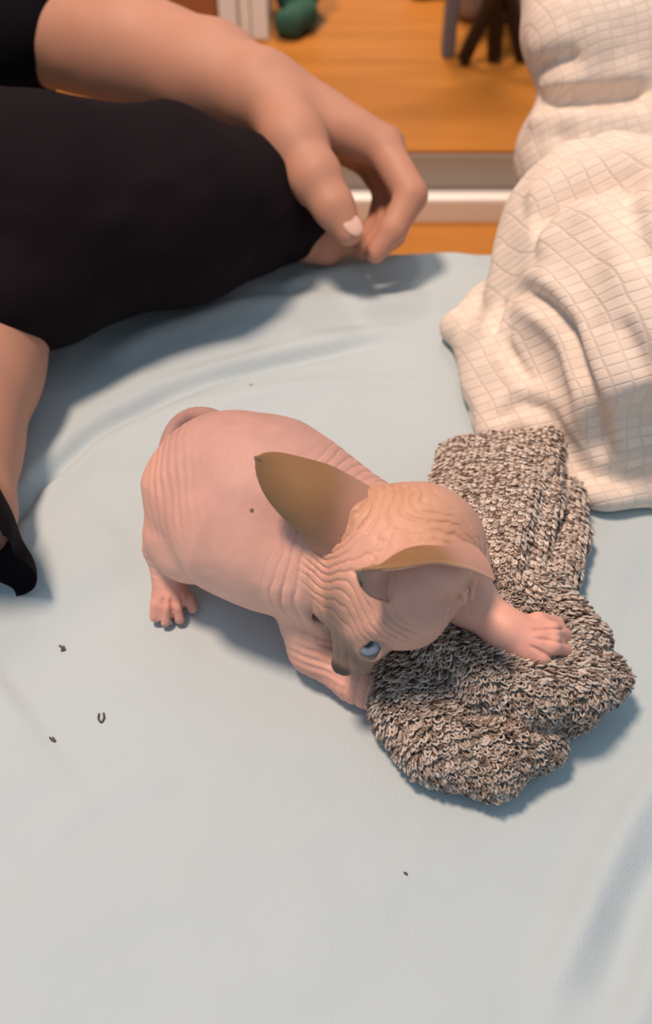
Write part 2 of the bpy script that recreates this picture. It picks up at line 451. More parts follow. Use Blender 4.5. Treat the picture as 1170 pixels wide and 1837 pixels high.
# far hind leg
S.chain([K(440, 850, .05), K(455, 900, .025), K(440, 935, .008)], [.022, .013, .008], .006)
S.chain([K(440, 935, .008), K(420, 960, .006)], [.008, .006], .003)
# tail
tp = catmull([K(420, 790, .068), K(384, 752, .058), K(346, 746, .050), K(317, 764, .044), K(300, 795, .039), K(293, 824, .036)], 5)
S.chain(list(tp), list(np.interp(np.linspace(0, 1, len(tp)), [0, .25, .6, 1], [.0050, .0038, .0034, .0024])), .002)
# near (right) foreleg
S.chain([K(600, 1055, .036), K(560, 1118, .024), K(566, 1162, .0145)], [.015, .0120, .0110], .006)
S.chain([K(566, 1162, .0145), K(636, 1218, .0105), K(715, 1264, .0095)], [.0108, .0090, .0082], .004)
S.ell(K(728, 1272, .010), (.011, .010, .008), k=.004)
# far (left) foreleg, paw on the sock
S.chain([K(770, 1000, .046), K(806, 1000, .046), K(836, 1070, .044)], [.016, .0150, .0115], .006)
S.chain([K(836, 1075, .044), K(905, 1128, .043)], [.0098, .0080], .005)
S.chain([K(905, 1128, .043), K(955, 1150, .040)], [.0080, .0092], .004)
S.ell(K(950, 1146, .040), (.0105, .0100, .0065), k=.003)
for a, b, c in (((935, 1132, .043), (965, 1113, .0445), (1000, 1118, .036)), ((955, 1138, .044), (990, 1130, .0445), (1016, 1140, .034)),
                ((955, 1152, .043), (990, 1156, .0435), (1018, 1168, .033)), ((945, 1162, .041), (970, 1178, .040), (987, 1192, .031))):
    S.chain([K(*a), K(*b), K(*c)], [.0036, .0036, .0032], .0012)
# head
HC = K(716, 1017, .069)
def camv(a): return a[0] * RIGHT + a[1] * UP - a[2] * FWD
hf = camv((-.60, -.79, -.02)); hf /= np.linalg.norm(hf)
hl = camv((.47, -.57, .67)); hl -= hf * (hl @ hf); hl /= np.linalg.norm(hl)
hu = np.cross(hf, hl)
HR = np.stack([hf, hl, hu], 1)
def H(x, y, z): return HC + HR @ np.array([x, y, z])
S.ell(HC, (.0295, .0268, .0258), HR, .004)
S.cone(chest2, H(-.012, 0, -.006), .027, .022, .008)
S.cone(chest, H(-.012, 0, 0), .024, .019, .010)
S.ell(H(.015, 0, .002), (.019, .0185, .0165), HR, .006)
S.cone(H(.016, 0, -.006), H(.0390, 0, -.0110), .0140, .0067, .006)
for s in (-1, 1):
    S.ball(H(.012, s * .0130, -.0070), .0120, .006)
    S.ball(H(.0375, s * .0038, -.0125), .0048, .003)
    S.cone(H(.018, s * .016, .0090), H(.028, s * .0080, .0072), .0050, .0042, .003)
    S.ball(H(-.006, s * .018, .012), .0115, .006)
S.cone(H(.020, 0, .010), H(.0425, 0, -.0075), .0075, .0036, .004)
S.ball(H(.0435, 0, -.0090), .0036, .002)
S.cone(H(.020, 0, -.014), H(.035, 0, -.0160), .008, .0040, .004)
EYE = {}; EYD = {}; E1 = {}; E2 = {}
for s in (-1, 1):
    EYE[s] = H(.0285, s * .0115, .0005)
    e_ = np.array([.42, s * .74, .50 if s > 0 else .0]); e_ /= np.linalg.norm(e_)
    w1 = np.array([.86, -s * .30, -.41]); w1 -= e_ * (w1 @ e_); w1 /= np.linalg.norm(w1); w2 = np.cross(e_, w1) * s
    EYD[s] = HR @ e_; E1[s] = HR @ w1; E2[s] = HR @ w2
    S.ball(EYE[s], .0066, .003)
    S.ell(EYE[s] + EYD[s] * .0066, (.0064, .0032, .0042), np.stack([E1[s], E2[s], EYD[s]], 1), .0008, 'sub')
for s, b_, a_, o_ in ((-1, H(-.003, -.0175, .0140), (.09, -.40, .89), (.35, -.90, -.2)), (1, H(-.007, .0235, .0060), (.46, .02, .88), (.50, .75, .10))):
    a_ = HR @ np.array(a_); o_ = HR @ np.array(o_)
    S.cone(b_ - o_ * .006, b_ - o_ * .0105 + a_ * .008, .0075, .0030, .007)
S.chain([H(-.011, .0255, .004), H(-.008, .0285, -.001), H(-.004, .0285, -.006)], [.0012, .0014, .0010], .001)
S.chain([H(-.013, .0255, .000), H(-.011, .0275, -.004), H(-.007, .0275, -.009)], [.0010, .0013, .0010], .001)
S.floor_cut(0.0008)
kv, kf = S.mesh(2); kv, kf = subdivide(kv, kf)

def ear_axes(s):
    if s < 0: a = np.array([.09, -.40, .89]); o = np.array([.35, -.90, -.2])
    else: a = np.array([.46, .02, .88]); o = np.array([.58, .83, .15])
    a /= np.linalg.norm(a); o -= a * (o @ a); o /= np.linalg.norm(o)
    return HR @ a, HR @ o
def ear(s, nt=40, ns=32):
    L, W0 = (.0535, .0165) if s < 0 else (.043, .0165)
    a, o = ear_axes(s); w = np.cross(a, o)
    b = H(-.003, -.0175, .0140) if s < 0 else H(-.007, .0235, .0060)
    t = (1 - (1 - np.linspace(0, 1, nt)) ** 1.9)[:, None]; u = np.linspace(-1, 1, ns)[None, :]
    W = W0 * (1 - t ** 1.45) ** 0.47
    th = np.radians(108 - 62 * t)
    R = W / np.sin(np.minimum(th, math.pi / 2))
    lat = R * np.sin(u * th); dep = -R * np.cos(u * th) + R * (0.35 + 0.65 * sstep(.4, 1.0, t))
    back = 0.006 * t ** 2
    Pn = b + a * (L * t[..., None] * (1 - 0.05 * (u[..., None] ** 2)) - .004) + w * lat[..., None] + o * (dep - back)[..., None]
    v = Pn.reshape(-1, 3); I = np.arange(nt * ns).reshape(nt, ns)
    f = np.stack([I[:-1, :-1].ravel(), I[:-1, 1:].ravel(), I[1:, 1:].ravel(), I[1:, :-1].ravel()], 1)
    n = normals(v, f); out = v.reshape(nt, ns, 3) - b
    if ((n.reshape(nt, ns, 3)[:, ns // 2] @ o).mean()) > 0: n = -n      # n points to the back of the ear
    edge = (1 - np.abs(u) ** 8) * (1 - t ** 10); th_ = (0.0007 * edge + 0.0004).reshape(-1, 1)
    fold = 0.00045 * np.sin((t * 5 + 2 * u) * 2.5).reshape(-1, 1) * np.clip(1 - t + 0 * u, 0, 1).reshape(-1, 1)
    vo = v + n * th_ + n * fold; vi = v - n * th_ + n * fold
    V = np.concatenate([vo, vi]); m = nt * ns
    fl = f.copy(); fr = f[:, ::-1] + m
    q = normals(v, f); 
    if (q.reshape(nt, ns, 3)[:, ns // 2] @ o).mean() > 0: fl, fr = f[:, ::-1].copy(), f + m
    rim = np.concatenate([I[:, 0], I[-1, 1:-1], I[::-1, -1]])
    rq = np.array([(rim[i], rim[i + 1], rim[i + 1] + m, rim[i] + m) for i in range(len(rim) - 1)])
    if (q.reshape(nt, ns, 3)[:, ns // 2] @ o).mean() <= 0: rq = rq[:, ::-1]
    tt = np.tile(np.repeat(t.ravel(), ns), 2); side = np.concatenate([np.ones(m), np.zeros(m)])
    uu = np.tile(np.tile(u.ravel(), nt), 2)
    return V, np.concatenate([fl, fr, rq]), tt, side, uu

# wrinkles
n0 = normals(kv, kf)
loc = (kv - HC) @ HR                                   # head coordinates
hm = sstep(.040, .030, np.linalg.norm(loc * [1, 1, 1], axis=1))
eb = [np.array([-.003, -.0175, .015]), np.array([-.002, .0235, .0060])]
dl = np.linalg.norm((loc - eb[1]) * [1, 1, .8], axis=1); dr = np.linalg.norm((loc - eb[0]) * [1, 1, .8], axis=1)
ph = -0.006 * np.log(np.exp(-dl / .006) + np.exp(-dr / .006)) + .0011 * noise(kv, 150) + .0004 * noise(kv, 420)
w = np.abs(np.sin(math.pi * ph / .0025))
fore = hm * sstep(-.006, .004, loc[:, 2]) * (1 - sstep(.026, .033, loc[:, 0])) * sstep(-.034, -.022, loc[:, 0]) * sstep(.008, .011, dr) * sstep(.014, .017, dl)
dirt = np.zeros(len(kv))
disp = fore * 0.00140 * (np.minimum(w / .75, 1) ** .8 - .7) * (0.70 + 0.45 * noise(kv, 90))
# cheek folds
ck = hm * sstep(.004, -.004, loc[:, 2]) * sstep(.016, .004, loc[:, 0])
disp += ck * 0.00016 * np.sin(2 * math.pi * (loc[:, 0] * .8 + loc[:, 2] * .8 + .0012 * noise(kv, 120)) / .0036)
# body rings toward the neck
ax_ = chest - belly; LB = np.linalg.norm(ax_); ax_ = ax_ / LB
sb = (kv - belly) @ ax_ + 0.0030 * noise(kv, 55) + 0.0008 * noise(kv, 180) + .006 * ((kv - belly) @ UP) / .03
nb = (1 - hm) * sstep(.008, .022, sb) * (1 - sstep(.060, .070, sb))
w = np.abs(np.sin(math.pi * sb / .0040))
disp += nb * (1 - np.exp(-(np.linalg.norm(kv - K(575, 1170, .022), axis=1) / .020) ** 2)) * (0.00005 + 0.00120 * sstep(.021, .034, sb)) * (np.minimum(w / .8, 1) ** .8 - .7) * (0.6 + 0.4 * noise(kv, 60))
# haunch pleats
c0 = K(318, 880, .055); dq = np.sqrt(((kv - c0) @ RIGHT / .011) ** 2 + ((kv - c0) @ UP / .026) ** 2)
w = np.sin(2 * math.pi * ((kv @ RIGHT) + .10 * ((kv - c0) @ UP) + .0016 * noise(kv, 80)) / .0036)
disp += np.exp(-dq ** 2) * 0.00028 * w * (.6 + .5 * noise(kv, 70))
# elbow folds
c1 = K(575, 1185, .022); dq = np.linalg.norm(kv - c1, axis=1)
disp += np.exp(-(dq / .014) ** 2) * 0.00028 * np.sin(2 * math.pi * ((kv - c1) @ camv((.35, 1, 0)) + .001 * noise(kv, 120)) / .0038)
# hock folds
c2 = K(290, 990, .024); dq = np.linalg.norm(kv - c2, axis=1)
disp += np.exp(-(dq / .010) ** 2) * 0.00022 * np.sin(2 * math.pi * ((kv - c2) @ camv((.2, 1, 0)) + .001 * noise(kv, 120)) / .0030)
kr = kv - [0, 0, CAM_H]; kz = kr @ FWD; kpx = np.stack([CX + FPX * (kr @ RIGHT) / kz, CY - FPX * (kr @ UP) / kz], 1)
def groove(ctr, rad_, segs, amp, wpx):
    near = sstep(rad_, rad_ * .75, np.linalg.norm(kv - ctr, axis=1)); out = 0
    for a, b in segs:
        a = np.array(a, float); b = np.array(b, float); ba = b - a
        t = np.clip(((kpx - a) @ ba) / (ba @ ba), 0, 1); d_ = np.linalg.norm(kpx - a - t[:, None] * ba, axis=1)
        out = out - amp * sstep(0, .25, t) * np.exp(-(d_ / wpx) ** 2)
    return out * near
disp += groove(K(305, 1085, .006), .020, [((293, 1066), (288, 1116)), ((307, 1068), (310, 1120)), ((324, 1062), (335, 1108))], .0011, 3.0)
disp += groove(K(985, 1150, .038), .022, [((950, 1130), (1012, 1128)), ((955, 1144), (1030, 1155)), ((945, 1156), (1008, 1188))], .0010, 3.6)
disp += 0.00025 * noise(kv, 60) + 0.00008 * noise(kv, 260)
kv = kv + n0 * disp[:, None]; kv[:, 2] = np.maximum(kv[:, 2], 0.0006)

PINK = np.array([.77, .43, .345]); TAN = np.array([.63, .355, .275]); MAUVE = np.array([.42, .255, .245]); GREYB = np.array([.20, .145, .115])
BROWN = np.array([.265, .145, .065]); EARP = np.array([.46, .26, .21]); ROSE = np.array([.66, .32, .26])
def mixc(c, t, k): return c * (1 - np.asarray(k)[:, None]) + np.asarray(t) * np.asarray(k)[:, None]
c = np.repeat(PINK[None], len(kv), 0)
mz0 = np.maximum(hm, sstep(.058, .052, np.linalg.norm(loc, axis=1)) * sstep(.016, .024, loc[:, 0]) * sstep(-.026, -.020, loc[:, 2]) * sstep(.021, .017, np.abs(loc[:, 1])))
c = mixc(c, TAN, mz0)
rb = K(470, 770, .085); c = mixc(c, MAUVE, .60 * (1 - hm) * sstep(.065, .085, kv[:, 2] + .004 * noise(kv, 60)) )
c = mixc(c, ROSE, .7 * (1 - mz0) * (1 - sstep(.012, .022, kv[:, 2])) )
pw = np.linalg.norm(kv - K(985, 1150, .038), axis=1); c = mixc(c, ROSE, .6 * sstep(.035, .012, pw))
tl = np.min([np.linalg.norm(kv - q_, axis=1) for q_ in tp[4:]], axis=0); c = mixc(c, MAUVE * .9, .85 * sstep(.0070, .0050, tl))
mz = np.maximum(hm, sstep(.058, .052, np.linalg.norm(loc, axis=1)) * sstep(.016, .024, loc[:, 0]) * sstep(-.026, -.020, loc[:, 2]) * sstep(.021, .017, np.abs(loc[:, 1])))
nbk = mz * np.exp(-((loc[:, 1]) / .0090) ** 2) * sstep(.010, .028, loc[:, 0])
c = mixc(c, GREYB, np.clip(.92 * nbk, 0, 1))
msk = mz * sstep(.031, .040, loc[:, 0]); c = mixc(c, GREYB * .9, .65 * msk * sstep(-.022, -.012, loc[:, 2]))
c = mixc(c, [.035, .025, .022], .9 * sstep(.0062, .0040, np.linalg.norm(loc - [.0435, 0, -.0085], axis=1)))
eyd = np.minimum(np.linalg.norm(kv - EYE[1], axis=1), np.linalg.norm(kv - EYE[-1], axis=1)); c = mixc(c, GREYB, .30 * sstep(.010, .0065, eyd))
c = mixc(c, [.52, .29, .25], .8 * hm * sstep(.016, .010, dl) * sstep(-.008, .0, loc[:, 0]))
c = mixc(c, BROWN * 1.8, .38 * hm * sstep(.0, -.02, loc[:, 0] + .004 * noise(kv, 60)))
c = mixc(c, BROWN * 1.5, .45 * hm * sstep(.017, .011, dr))
c *= (1 + .07 * noise(kv, 45) + .04 * noise(kv, 150))[:, None]
mole = np.linalg.norm(kv - K(452, 915, .088), axis=1)
rr = (kv - np.array([0, 0, CAM_H])); 
c = mixc(c, GREYB * .5, sstep(.0011, .0005, np.linalg.norm(np.cross(rr, ray(452, 916)) / np.linalg.norm(ray(452, 916)), axis=1)))
V = [kv]; F = [kf]; CC = [c]; off = len(kv)
for s in (-1, 1):
    ev, ef, et, es, eu = ear(s)
    bro = mixc(np.repeat(EARP[None], len(ev), 0), BROWN, sstep(.10, .55, et + .12 * noise(ev, 60)))
    inn = mixc(np.repeat(np.array([[.50, .29, .25]]), len(ev), 0), GREYB * 1.3, sstep(.75, .98, et))
    inn = mixc(inn, [.50, .16, .12], .6 * sstep(.35, .05, et))
    ec = np.where(es[:, None] > .5, bro, inn)
    ec = mixc(ec, [.55, .37, .28], .6 * sstep(.93, 1.0, np.abs(eu)) * (1 - et))
    V.append(ev); F.append(ef + off); CC.append(ec); off += len(ev)
link('body', mk_mesh('body', np.concatenate(V), np.concatenate(F), True, np.concatenate(CC)), M['kitten'], kit)
# eyes
for s in (-1, 1):
    bm = bmesh.new(); bmesh.ops.create_uvsphere(bm, u_segments=32, v_segments=24, radius=.0058)
    look = camv((-.26, .20, .94)) if s > 0 else EYD[s]; look /= np.linalg.norm(look)
    q = Vector(look).to_track_quat('Z', 'Y').to_matrix()
    vv = np.array([w_.co[:] for w_ in bm.verts]); ang = np.degrees(np.arctan2(np.hypot(vv[:, 0], vv[:, 1]), vv[:, 2]))
    col = np.stack([np.interp(ang, [0, 17, 21, 30, 46, 52, 60], v_) for v_ in ([.006, .006, .10, .20, .17, .05, .10], [.006, .006, .13, .26, .23, .06, .07], [.008, .008, .17, .33, .30, .08, .06])], 1)
    for w_ in bm.verts: w_.co = q @ w_.co + Vector(EYE[s] + EYD[s] * .0001)
    me = bpy.data.meshes.new('eye'); bm.to_mesh(me); bm.free()
    at = me.color_attributes.new('Col', 'FLOAT_COLOR', 'POINT'); cc = np.ones((len(vv), 4), np.float32); cc[:, :3] = col
    at.data.foreach_set('color', cc.ravel())
    for p_ in me.polygons: p_.use_smooth = True
    link('eye', me, M['iris'], kit, label='blue grey eye')
for a, b in (((285, 1103, .0042), (290, 1116, .0012)), ((302, 1112, .0046), (309, 1121, .0012)), ((322, 1107, .0046), (323, 1120, .0012)),
             ((346, 1089, .0045), (351, 1100, .0012)), ((988, 1188, .033), (983, 1197, .029))):
    a = K(*a); b = K(*b); mid_ = (a + b) / 2 + np.array([0, 0, .0008])
    link('claw', tube_mesh('claw', catmull([a, mid_, b], 4), np.linspace(.0009, .00015, 9), 6), M['claw'], kit)

# ------------------------------------------------------------------ grey melange sock with terry lining
sock = empty('sock', P(900, 1150, 0), 'grey brown melange terry sock turned inside out under the kitten paw', 'sock')
S = SDF((0.01, 0.10, -0.002), (0.17, 0.38, 0.06), 0.0014)
def Q(pts, r, k=.006):
    S.chain([K(*p) for p in pts], r if isinstance(r, (list, tuple)) else [r] * len(pts), k)
# leg of the sock, knitted outside
Q([(822, 824, .011), (806, 920, .012), (840, 1010, .014)], [.010, .0115, .013], .010)
Q([(870, 822, .014), (862, 930, .017), (880, 1040, .017)], [.011, .0125, .014], .010)
Q([(925, 815, .018), (925, 920, .020), (915, 1030, .020)], [.011, .0125, .013], .010)
Q([(978, 800, .022), (962, 900, .021), (930, 1010, .019)], [.0085, .0105, .010], .006)
Q([(1010, 890, .009), (1018, 960, .010), (996, 1030, .011), (955, 1080, .013)], [.009, .0090, .0095, .011], .0020)
S.cone(K(996, 850, .034), K(962, 1040, .032), .0065, .0075, .002, 'sub')
# foot of the sock, terry side out
Q([(980, 1085, .013), (1035, 1150, .015)], [.011, .012], .005)
Q([(930, 1080, .014), (890, 1120, .014)], [.014, .015], .006)
Q([(750, 1150, .016), (830, 1160, .018)], [.013, .014], .006)
Q([(720, 1195, .014), (735, 1270, .013), (765, 1320, .012)], [.0115, .013, .0125], .006)
Q([(790, 1230, .012), (800, 1330, .012), (880, 1372, .011)], [.016, .0135, .0115], .008)
Q([(900, 1330, .012), (955, 1325, .011)], [.0145, .0115], .006)
# upper lip folded over the flap
Q([(790, 1165, .026), (870, 1215, .028), (950, 1240, .027), (1030, 1235, .024), (1083, 1218, .018)], [.0105, .012, .0125, .0115, .0085], .0025)
Q([(900, 1180, .022), (1000, 1180, .020)], [.014, .014], .006)
Q([(960, 1270, .012), (1020, 1262, .012)], [.012, .010], .003)
S.floor_cut(0.0012)
sv, sf = S.mesh(2)
n0 = normals(sv, sf)
sv = sv + n0 * (.0007 * noise(sv, 90) + .0004 * noise(sv, 200))[:, None]; sv[:, 2] = np.maximum(sv[:, 2], .001)
link('fabric', mk_mesh('fabric', sv, sf), M['sock'], sock)
PAL = np.array([[.74, .67, .61], [.52, .44, .385], [.36, .285, .24], [.21, .155, .13], [.62, .54, .48]])
def loops(count, L, W, r, flow, mask, lie, name, snap=None, shade=1.0):
    fc = sv[sf].mean(1); fn = n0[sf].mean(1); fn /= np.linalg.norm(fn, axis=1)[:, None]
    ar = np.linalg.norm(np.cross(sv[sf[:, 2]] - sv[sf[:, 0]], sv[sf[:, 3]] - sv[sf[:, 1]]), axis=1)
    w = ar * mask(fc) * (fc[:, 2] > .003)
    i = RNG.choice(len(fc), count, p=w / w.sum())
    p = fc[i] + RNG.normal(0, .0004, (count, 3)); n = fn[i]
    if snap is not None:
        d_, pitch = snap; x = p @ d_ + RNG.normal(0, .0003, count); p = p + np.outer((np.round(x / pitch) * pitch - x), d_)
    p[:, 2] = np.maximum(p[:, 2], .0026)
    fl = np.array(flow, float)[None] + RNG.normal(0, .34 if snap is None else .22, (count, 3))
    if snap is None: fl = fl + .9 * np.stack([noise(p, 55), noise(p + 3, 55), 0 * p[:, 0]], 1)
    t = fl - n * (fl * n).sum(1)[:, None]; t /= np.linalg.norm(t, axis=1)[:, None] + 1e-9
    b = np.cross(n, t); out = t * lie + n * (1 - lie * .55); out /= np.linalg.norm(out, axis=1)[:, None]
    sc = RNG.uniform(.75, 1.2, count)[:, None]
    NU = 6; sides = 4; ring = []
    for u in np.linspace(-.12, math.pi + .12, NU):
        c = p + b * (W / 2 * math.cos(u)) * sc + out * (L * math.sin(u)) * sc - n * .0002
        tan = -b * (W / 2 * math.sin(u)) + out * (L * math.cos(u)); tan /= np.linalg.norm(tan, axis=1)[:, None]
        e1 = np.cross(out, b); e2 = np.cross(tan, e1)
        for k in range(sides):
            a = 2 * math.pi * k / sides; ring.append(c + r * (math.cos(a) * e1 + math.sin(a) * e2))
    V = np.stack(ring, 1); nv = NU * sides; V = V.reshape(-1, 3); V[:, 2] = np.maximum(V[:, 2], .0012)
    base = []
    for a in range(NU - 1):
        for k in range(sides): base.append((a*sides+k, a*sides+(k+1) % sides, (a+1)*sides+(k+1) % sides, (a+1)*sides+k))
    F = (np.arange(count)[:, None, None] * nv + np.array(base)[None]).reshape(-1, 4)
    ci = PAL[RNG.choice(5, count, p=[.24, .26, .20, .10, .20])] * RNG.uniform(.85, 1.12, (count, 1)) * shade
    o = link(name, mk_mesh(name, V, F, True, np.repeat(ci, nv, 0)), M['loops'], sock, kind='stuff')
    return o
def yb(p):                                    # boundary between knit leg and terry foot
    d = P(1000, 1080, .02) - P(830, 1050, .02); e = p - P(830, 1050, .02)
    return e[:, 1] * d[0] - e[:, 0] * d[1]
mk = lambda p: sstep(-.0006, .0004, yb(p) + .0006 * noise(p, 60))
ribdir = P(880, 820, .02) - P(845, 1000, .02); ribdir[2] = 0; ribdir /= np.linalg.norm(ribdir)
cross_ = np.array([-ribdir[1], ribdir[0], 0])
loops(11500, .0026, .0017, .00046, -ribdir, mk, .92, 'knit_stitches', (cross_, .0026))
loops(8600, .0040, .0027, .00046, (.35, -1, -.2), lambda p: 1 - mk(p), .72, 'terry_loops', shade=.78)  # same yarn darkened: shade between the loops put into its colour

# ------------------------------------------------------------------ cream blanket
bl = empty('blanket', P(1060, 640, 0), 'rumpled cream seersucker blanket heaped at the bed edge', 'blanket')
S = SDF((0.05, 0.27, -0.16), (0.50, 0.82, 0.26), 0.0026)
def B(pts, r, k=.012):
    S.chain([np.array(p) for p in pts], r if isinstance(r, (list, tuple)) else [r] * len(pts), k)
# low spread part on the bed
B([P(848, 595, .012), P(880, 690, .012), P(900, 770, .012)], [.013, .016, .014], .012)
B([P(822, 588, .009), P(872, 550, .014), P(930, 520, .022)], [.009, .012, .016], .006)
B([P(905, 770, .010), P(990, 835, .009), P(1080, 870, .009), P(1200, 875, .009), P(1400, 850, .012)], [.012, .011, .010, .010, .012], .008)
B([P(925, 630, .022), P(985, 730, .022), P(1040, 800, .016)], [.026, .023, .014], .012)
B([P(975, 535, .033), P(1025, 610, .042), P(1070, 710, .038), P(1092, 800, .024)], [.034, .031, .022, .012], .006)
B([P(1045, 485, .045), P(1120, 560, .062), P(1190, 670, .058), P(1240, 780, .035)], [.045, .050, .042, .026], .010)
B([P(1080, 440, .055), P(1300, 560, .08)], [.058, .07], .014)
B([P(985, 485, .030), P(1050, 425, .048)], [.026, .042], .012)
S.ell(P(1160, 795, .052), (.034, .018, .026), k=.008, op='sub')
# heap behind
B([PY(1042, 285, .605), PY(1160, 270, .61), PY(1500, 280, .62)], [.047, .055, .06], .014)
B([PY(1040, 350, .60) + [0, .02, -.05], PY(1150, 350, .60) + [0, .02, -.05]], [.046, .05], .02)
B([PY(1066, 50, .645), PY(1200, 40, .65), PY(1500, 80, .66)], [.049, .062, .06], .020)
B([PY(1060, -130, .69), PY(1200, -130, .69), PY(1500, -100, .70)], [.050, .06, .06], .030)
B([(.23, .72, .0), (.40, .72, .02)], [.06, .09], .02)
B([(.30, .60, .03), (.42, .60, .04)], [.09, .1], .03)
# only above the bed where there is a bed
zz = (S.lo[2] + S.h * np.arange(S.n[2]))[None, None, :]; yy = (S.lo[1] + S.h * np.arange(S.n[1]))[None, :, None]
S.d = np.maximum(S.d, np.where(yy < EDGE + .012, .0015 - zz, -1).astype(np.float32))
bv, bf = S.mesh(3)
n0 = normals(bv, bf)
rel = bv - [0, 0, CAM_H]; dz_ = rel @ FWD; bpx = CX + FPX * (rel @ RIGHT) / dz_; bpy_ = CY - FPX * (rel @ UP) / dz_
fac = (n0 * rel).sum(1) < 0
def surf(px, py):
    m = np.hypot(bpx - px, bpy_ - py) + np.where(fac, 0, 1e4); i = np.argsort(m)[:6]
    return bv[i[np.argmin(dz_[i])]]
def crease(l, amp, w, lip=0.5):
    pts = catmull([surf(*p) for p in l], 6); best = np.full(len(bv), 9.0); tt = np.zeros(len(bv)); n_ = len(pts) - 1
    for k, (a, b) in enumerate(zip(pts[:-1], pts[1:])):
        ba = b - a; t = np.clip(((bv - a) @ ba) / (ba @ ba + 1e-12), 0, 1); q = bv - a - t[:, None] * ba
        dd = np.linalg.norm(q, axis=1); m = dd < best; best[m] = dd[m]; tt[m] = (k + t[m]) / n_
    fd = sstep(-.02, .2, tt) * (1 - sstep(.8, 1.02, tt))
    return fd * amp * (-np.exp(-(best / w) ** 2) + lip * np.exp(-((best - 2.2 * w) / (1.3 * w)) ** 2))
dsp = .0030 * noise(bv, 16) + .0016 * noise(bv, 34) + .0006 * noise(bv, 75)
dsp += crease([(905, 522), (955, 532), (1005, 580), (1040, 640), (1065, 720), (1080, 790), (1086, 840)], .0055, .0042)
dsp += crease([(960, 190), (1010, 182), (1080, 178), (1180, 165)], .009, .0065)
dsp += crease([(950, 420), (985, 380), (1030, 345), (1090, 322), (1180, 318)], .011, .010)
dsp += crease([(878, 600), (888, 570), (900, 535)], .0030, .0028)
dsp += crease([(900, 610), (920, 650), (955, 690)], .0028, .0028)
dsp += crease([(880, 760), (920, 730), (970, 740), (1010, 790)], .0035, .0040)
dsp += crease([(970, 760), (1000, 800), (1040, 840), (1100, 855), (1180, 850)], .0040, .0045)
dsp += crease([(955, 130), (990, 120), (1045, 95)], .0045, .0060)
dsp += crease([(1110, 330), (1140, 420), (1180, 500)], .0030, .0060)
dsp += crease([(1100, 560), (1140, 650), (1180, 720)], .0030, .0050)
dsp += crease([(950, 260), (1010, 250), (1080, 270)], .0025, .0060)
bv = bv + n0 * dsp[:, None]
bv[:, 2] = np.where(bv[:, 1] < EDGE + .012, np.maximum(bv[:, 2], .0012), bv[:, 2])
me = mk_mesh('cloth', bv, bf)
uvl = me.uv_layers.new(name='UVMap'); li = np.empty(len(me.loops), np.int32); me.loops.foreach_get('vertex_index', li)
su = bv[:, 0] * .97 + .22 * bv[:, 1] + .25 * bv[:, 2] + .01 * noise(bv, 9); sw = -.25 * bv[:, 0] + .75 * bv[:, 1] + .75 * bv[:, 2] + .012 * noise(bv, 8)
uvl.data.foreach_set('uv', np.stack([su, sw], 1)[li].astype(np.float32).ravel())
link('cloth', me, M['blanket'], bl)
hem = catmull([P(812, 590, .006), P(838, 625, .0055), P(850, 690, .0055), P(862, 760, .0055), P(900, 805, .0055), P(960, 850, .0055), P(1010, 880, .0055), P(1090, 892, .0055), P(1180, 893, .0055), P(1330, 870, .0055), P(1500, 820, .006)], 8)
link('hem', tube_mesh('hem', hem, .0045, 12), M['hem'], bl)

# ------------------------------------------------------------------ person
per = empty('person', (-.30, .55, 0), 'person in black clothes sitting cross legged with one bare forearm reaching over', 'person')
S = SDF((-.36, .26, -.01), (.10, .74, .24), 0.0017)
DO = D
D = lambda x, y, d: DO(x, y, d * .962)
wr = D(470, 168, .590); el = D(40, 55, .655); sh = np.array([-.36, .66, .30])
S.chain([D(-60, 20, .67), D(60, 50, .66), D(230, 88, .64), D(380, 136, .612), wr], [.037, .0365, .0375, .032, .0245], .01)
mcp = {'i': D(688, 262, .578), 'm': D(690, 262, .598), 'r': D(676, 270, .616), 'p': D(655, 282, .632)}
S.cone(wr, mcp['i'], .0235, .0130, .010); S.cone(wr, mcp['m'], .0220, .0130, .008)
S.cone(wr, mcp['r'], .0215, .0125, .008); S.cone(wr, mcp['p'], .020, .0115, .008)
S.chain([D(505, 200, .580), D(530, 255, .565), D(566, 318, .556), D(598, 372, .552), D(625, 415, .553)], [.0215, .0185, .0148, .0112, .0088], .008)
fing = {'i': [(738, 350, .566), (706, 412, .566), (674, 455, .570)], 'm': [(728, 348, .596), (704, 420, .590), (672, 452, .588)],
        'r': [(706, 348, .614), (690, 418, .606), (652, 450, .600)], 'p': [(690, 345, .628), (676, 402, .618), (636, 444, .604)]}
rad = {'i': [.0118, .0098, .0084, .0066], 'm': [.0118, .0096, .0084, .0068], 'r': [.011, .009, .008, .0065], 'p': [.010, .008, .007, .0058]}
for q in 'imrp':
    S.chain([mcp[q]] + [D(*t) for t in fing[q]], rad[q], .0030)
# bare lower leg and foot, front
S.chain([P(18, 525, .042), P(-42, 665, .034), P(-70, 800, .029), P(-62, 920, .024)], [.028, .032, .027, .022], .01)
S.chain([P(-62, 920, .024), P(-110, 960, .018)], [.022, .016], .006)
# thighs and shins inside the trousers
S.chain([P(-160, 395, .074), P(100, 391, .064), P(300, 372, .057), P(470, 378, .036)], [.055, .048, .042, .020], .01)
S.chain([P(470, 378, .036), P(300, 385, .05), P(100, 430, .055), P(18, 525, .042)], [.020, .026, .028, .028], .01)
S.chain([P(440, 420, .02), P(585, 432, .017)], [.014, .0155], .006)
S.floor_cut(0.003)
pv, pf = S.mesh(3)
n0 = normals(pv, pf); pv = pv + n0 * (.0006 * noise(pv, 60))[:, None]
link('body', mk_mesh('body', pv, pf), M['person'], per)
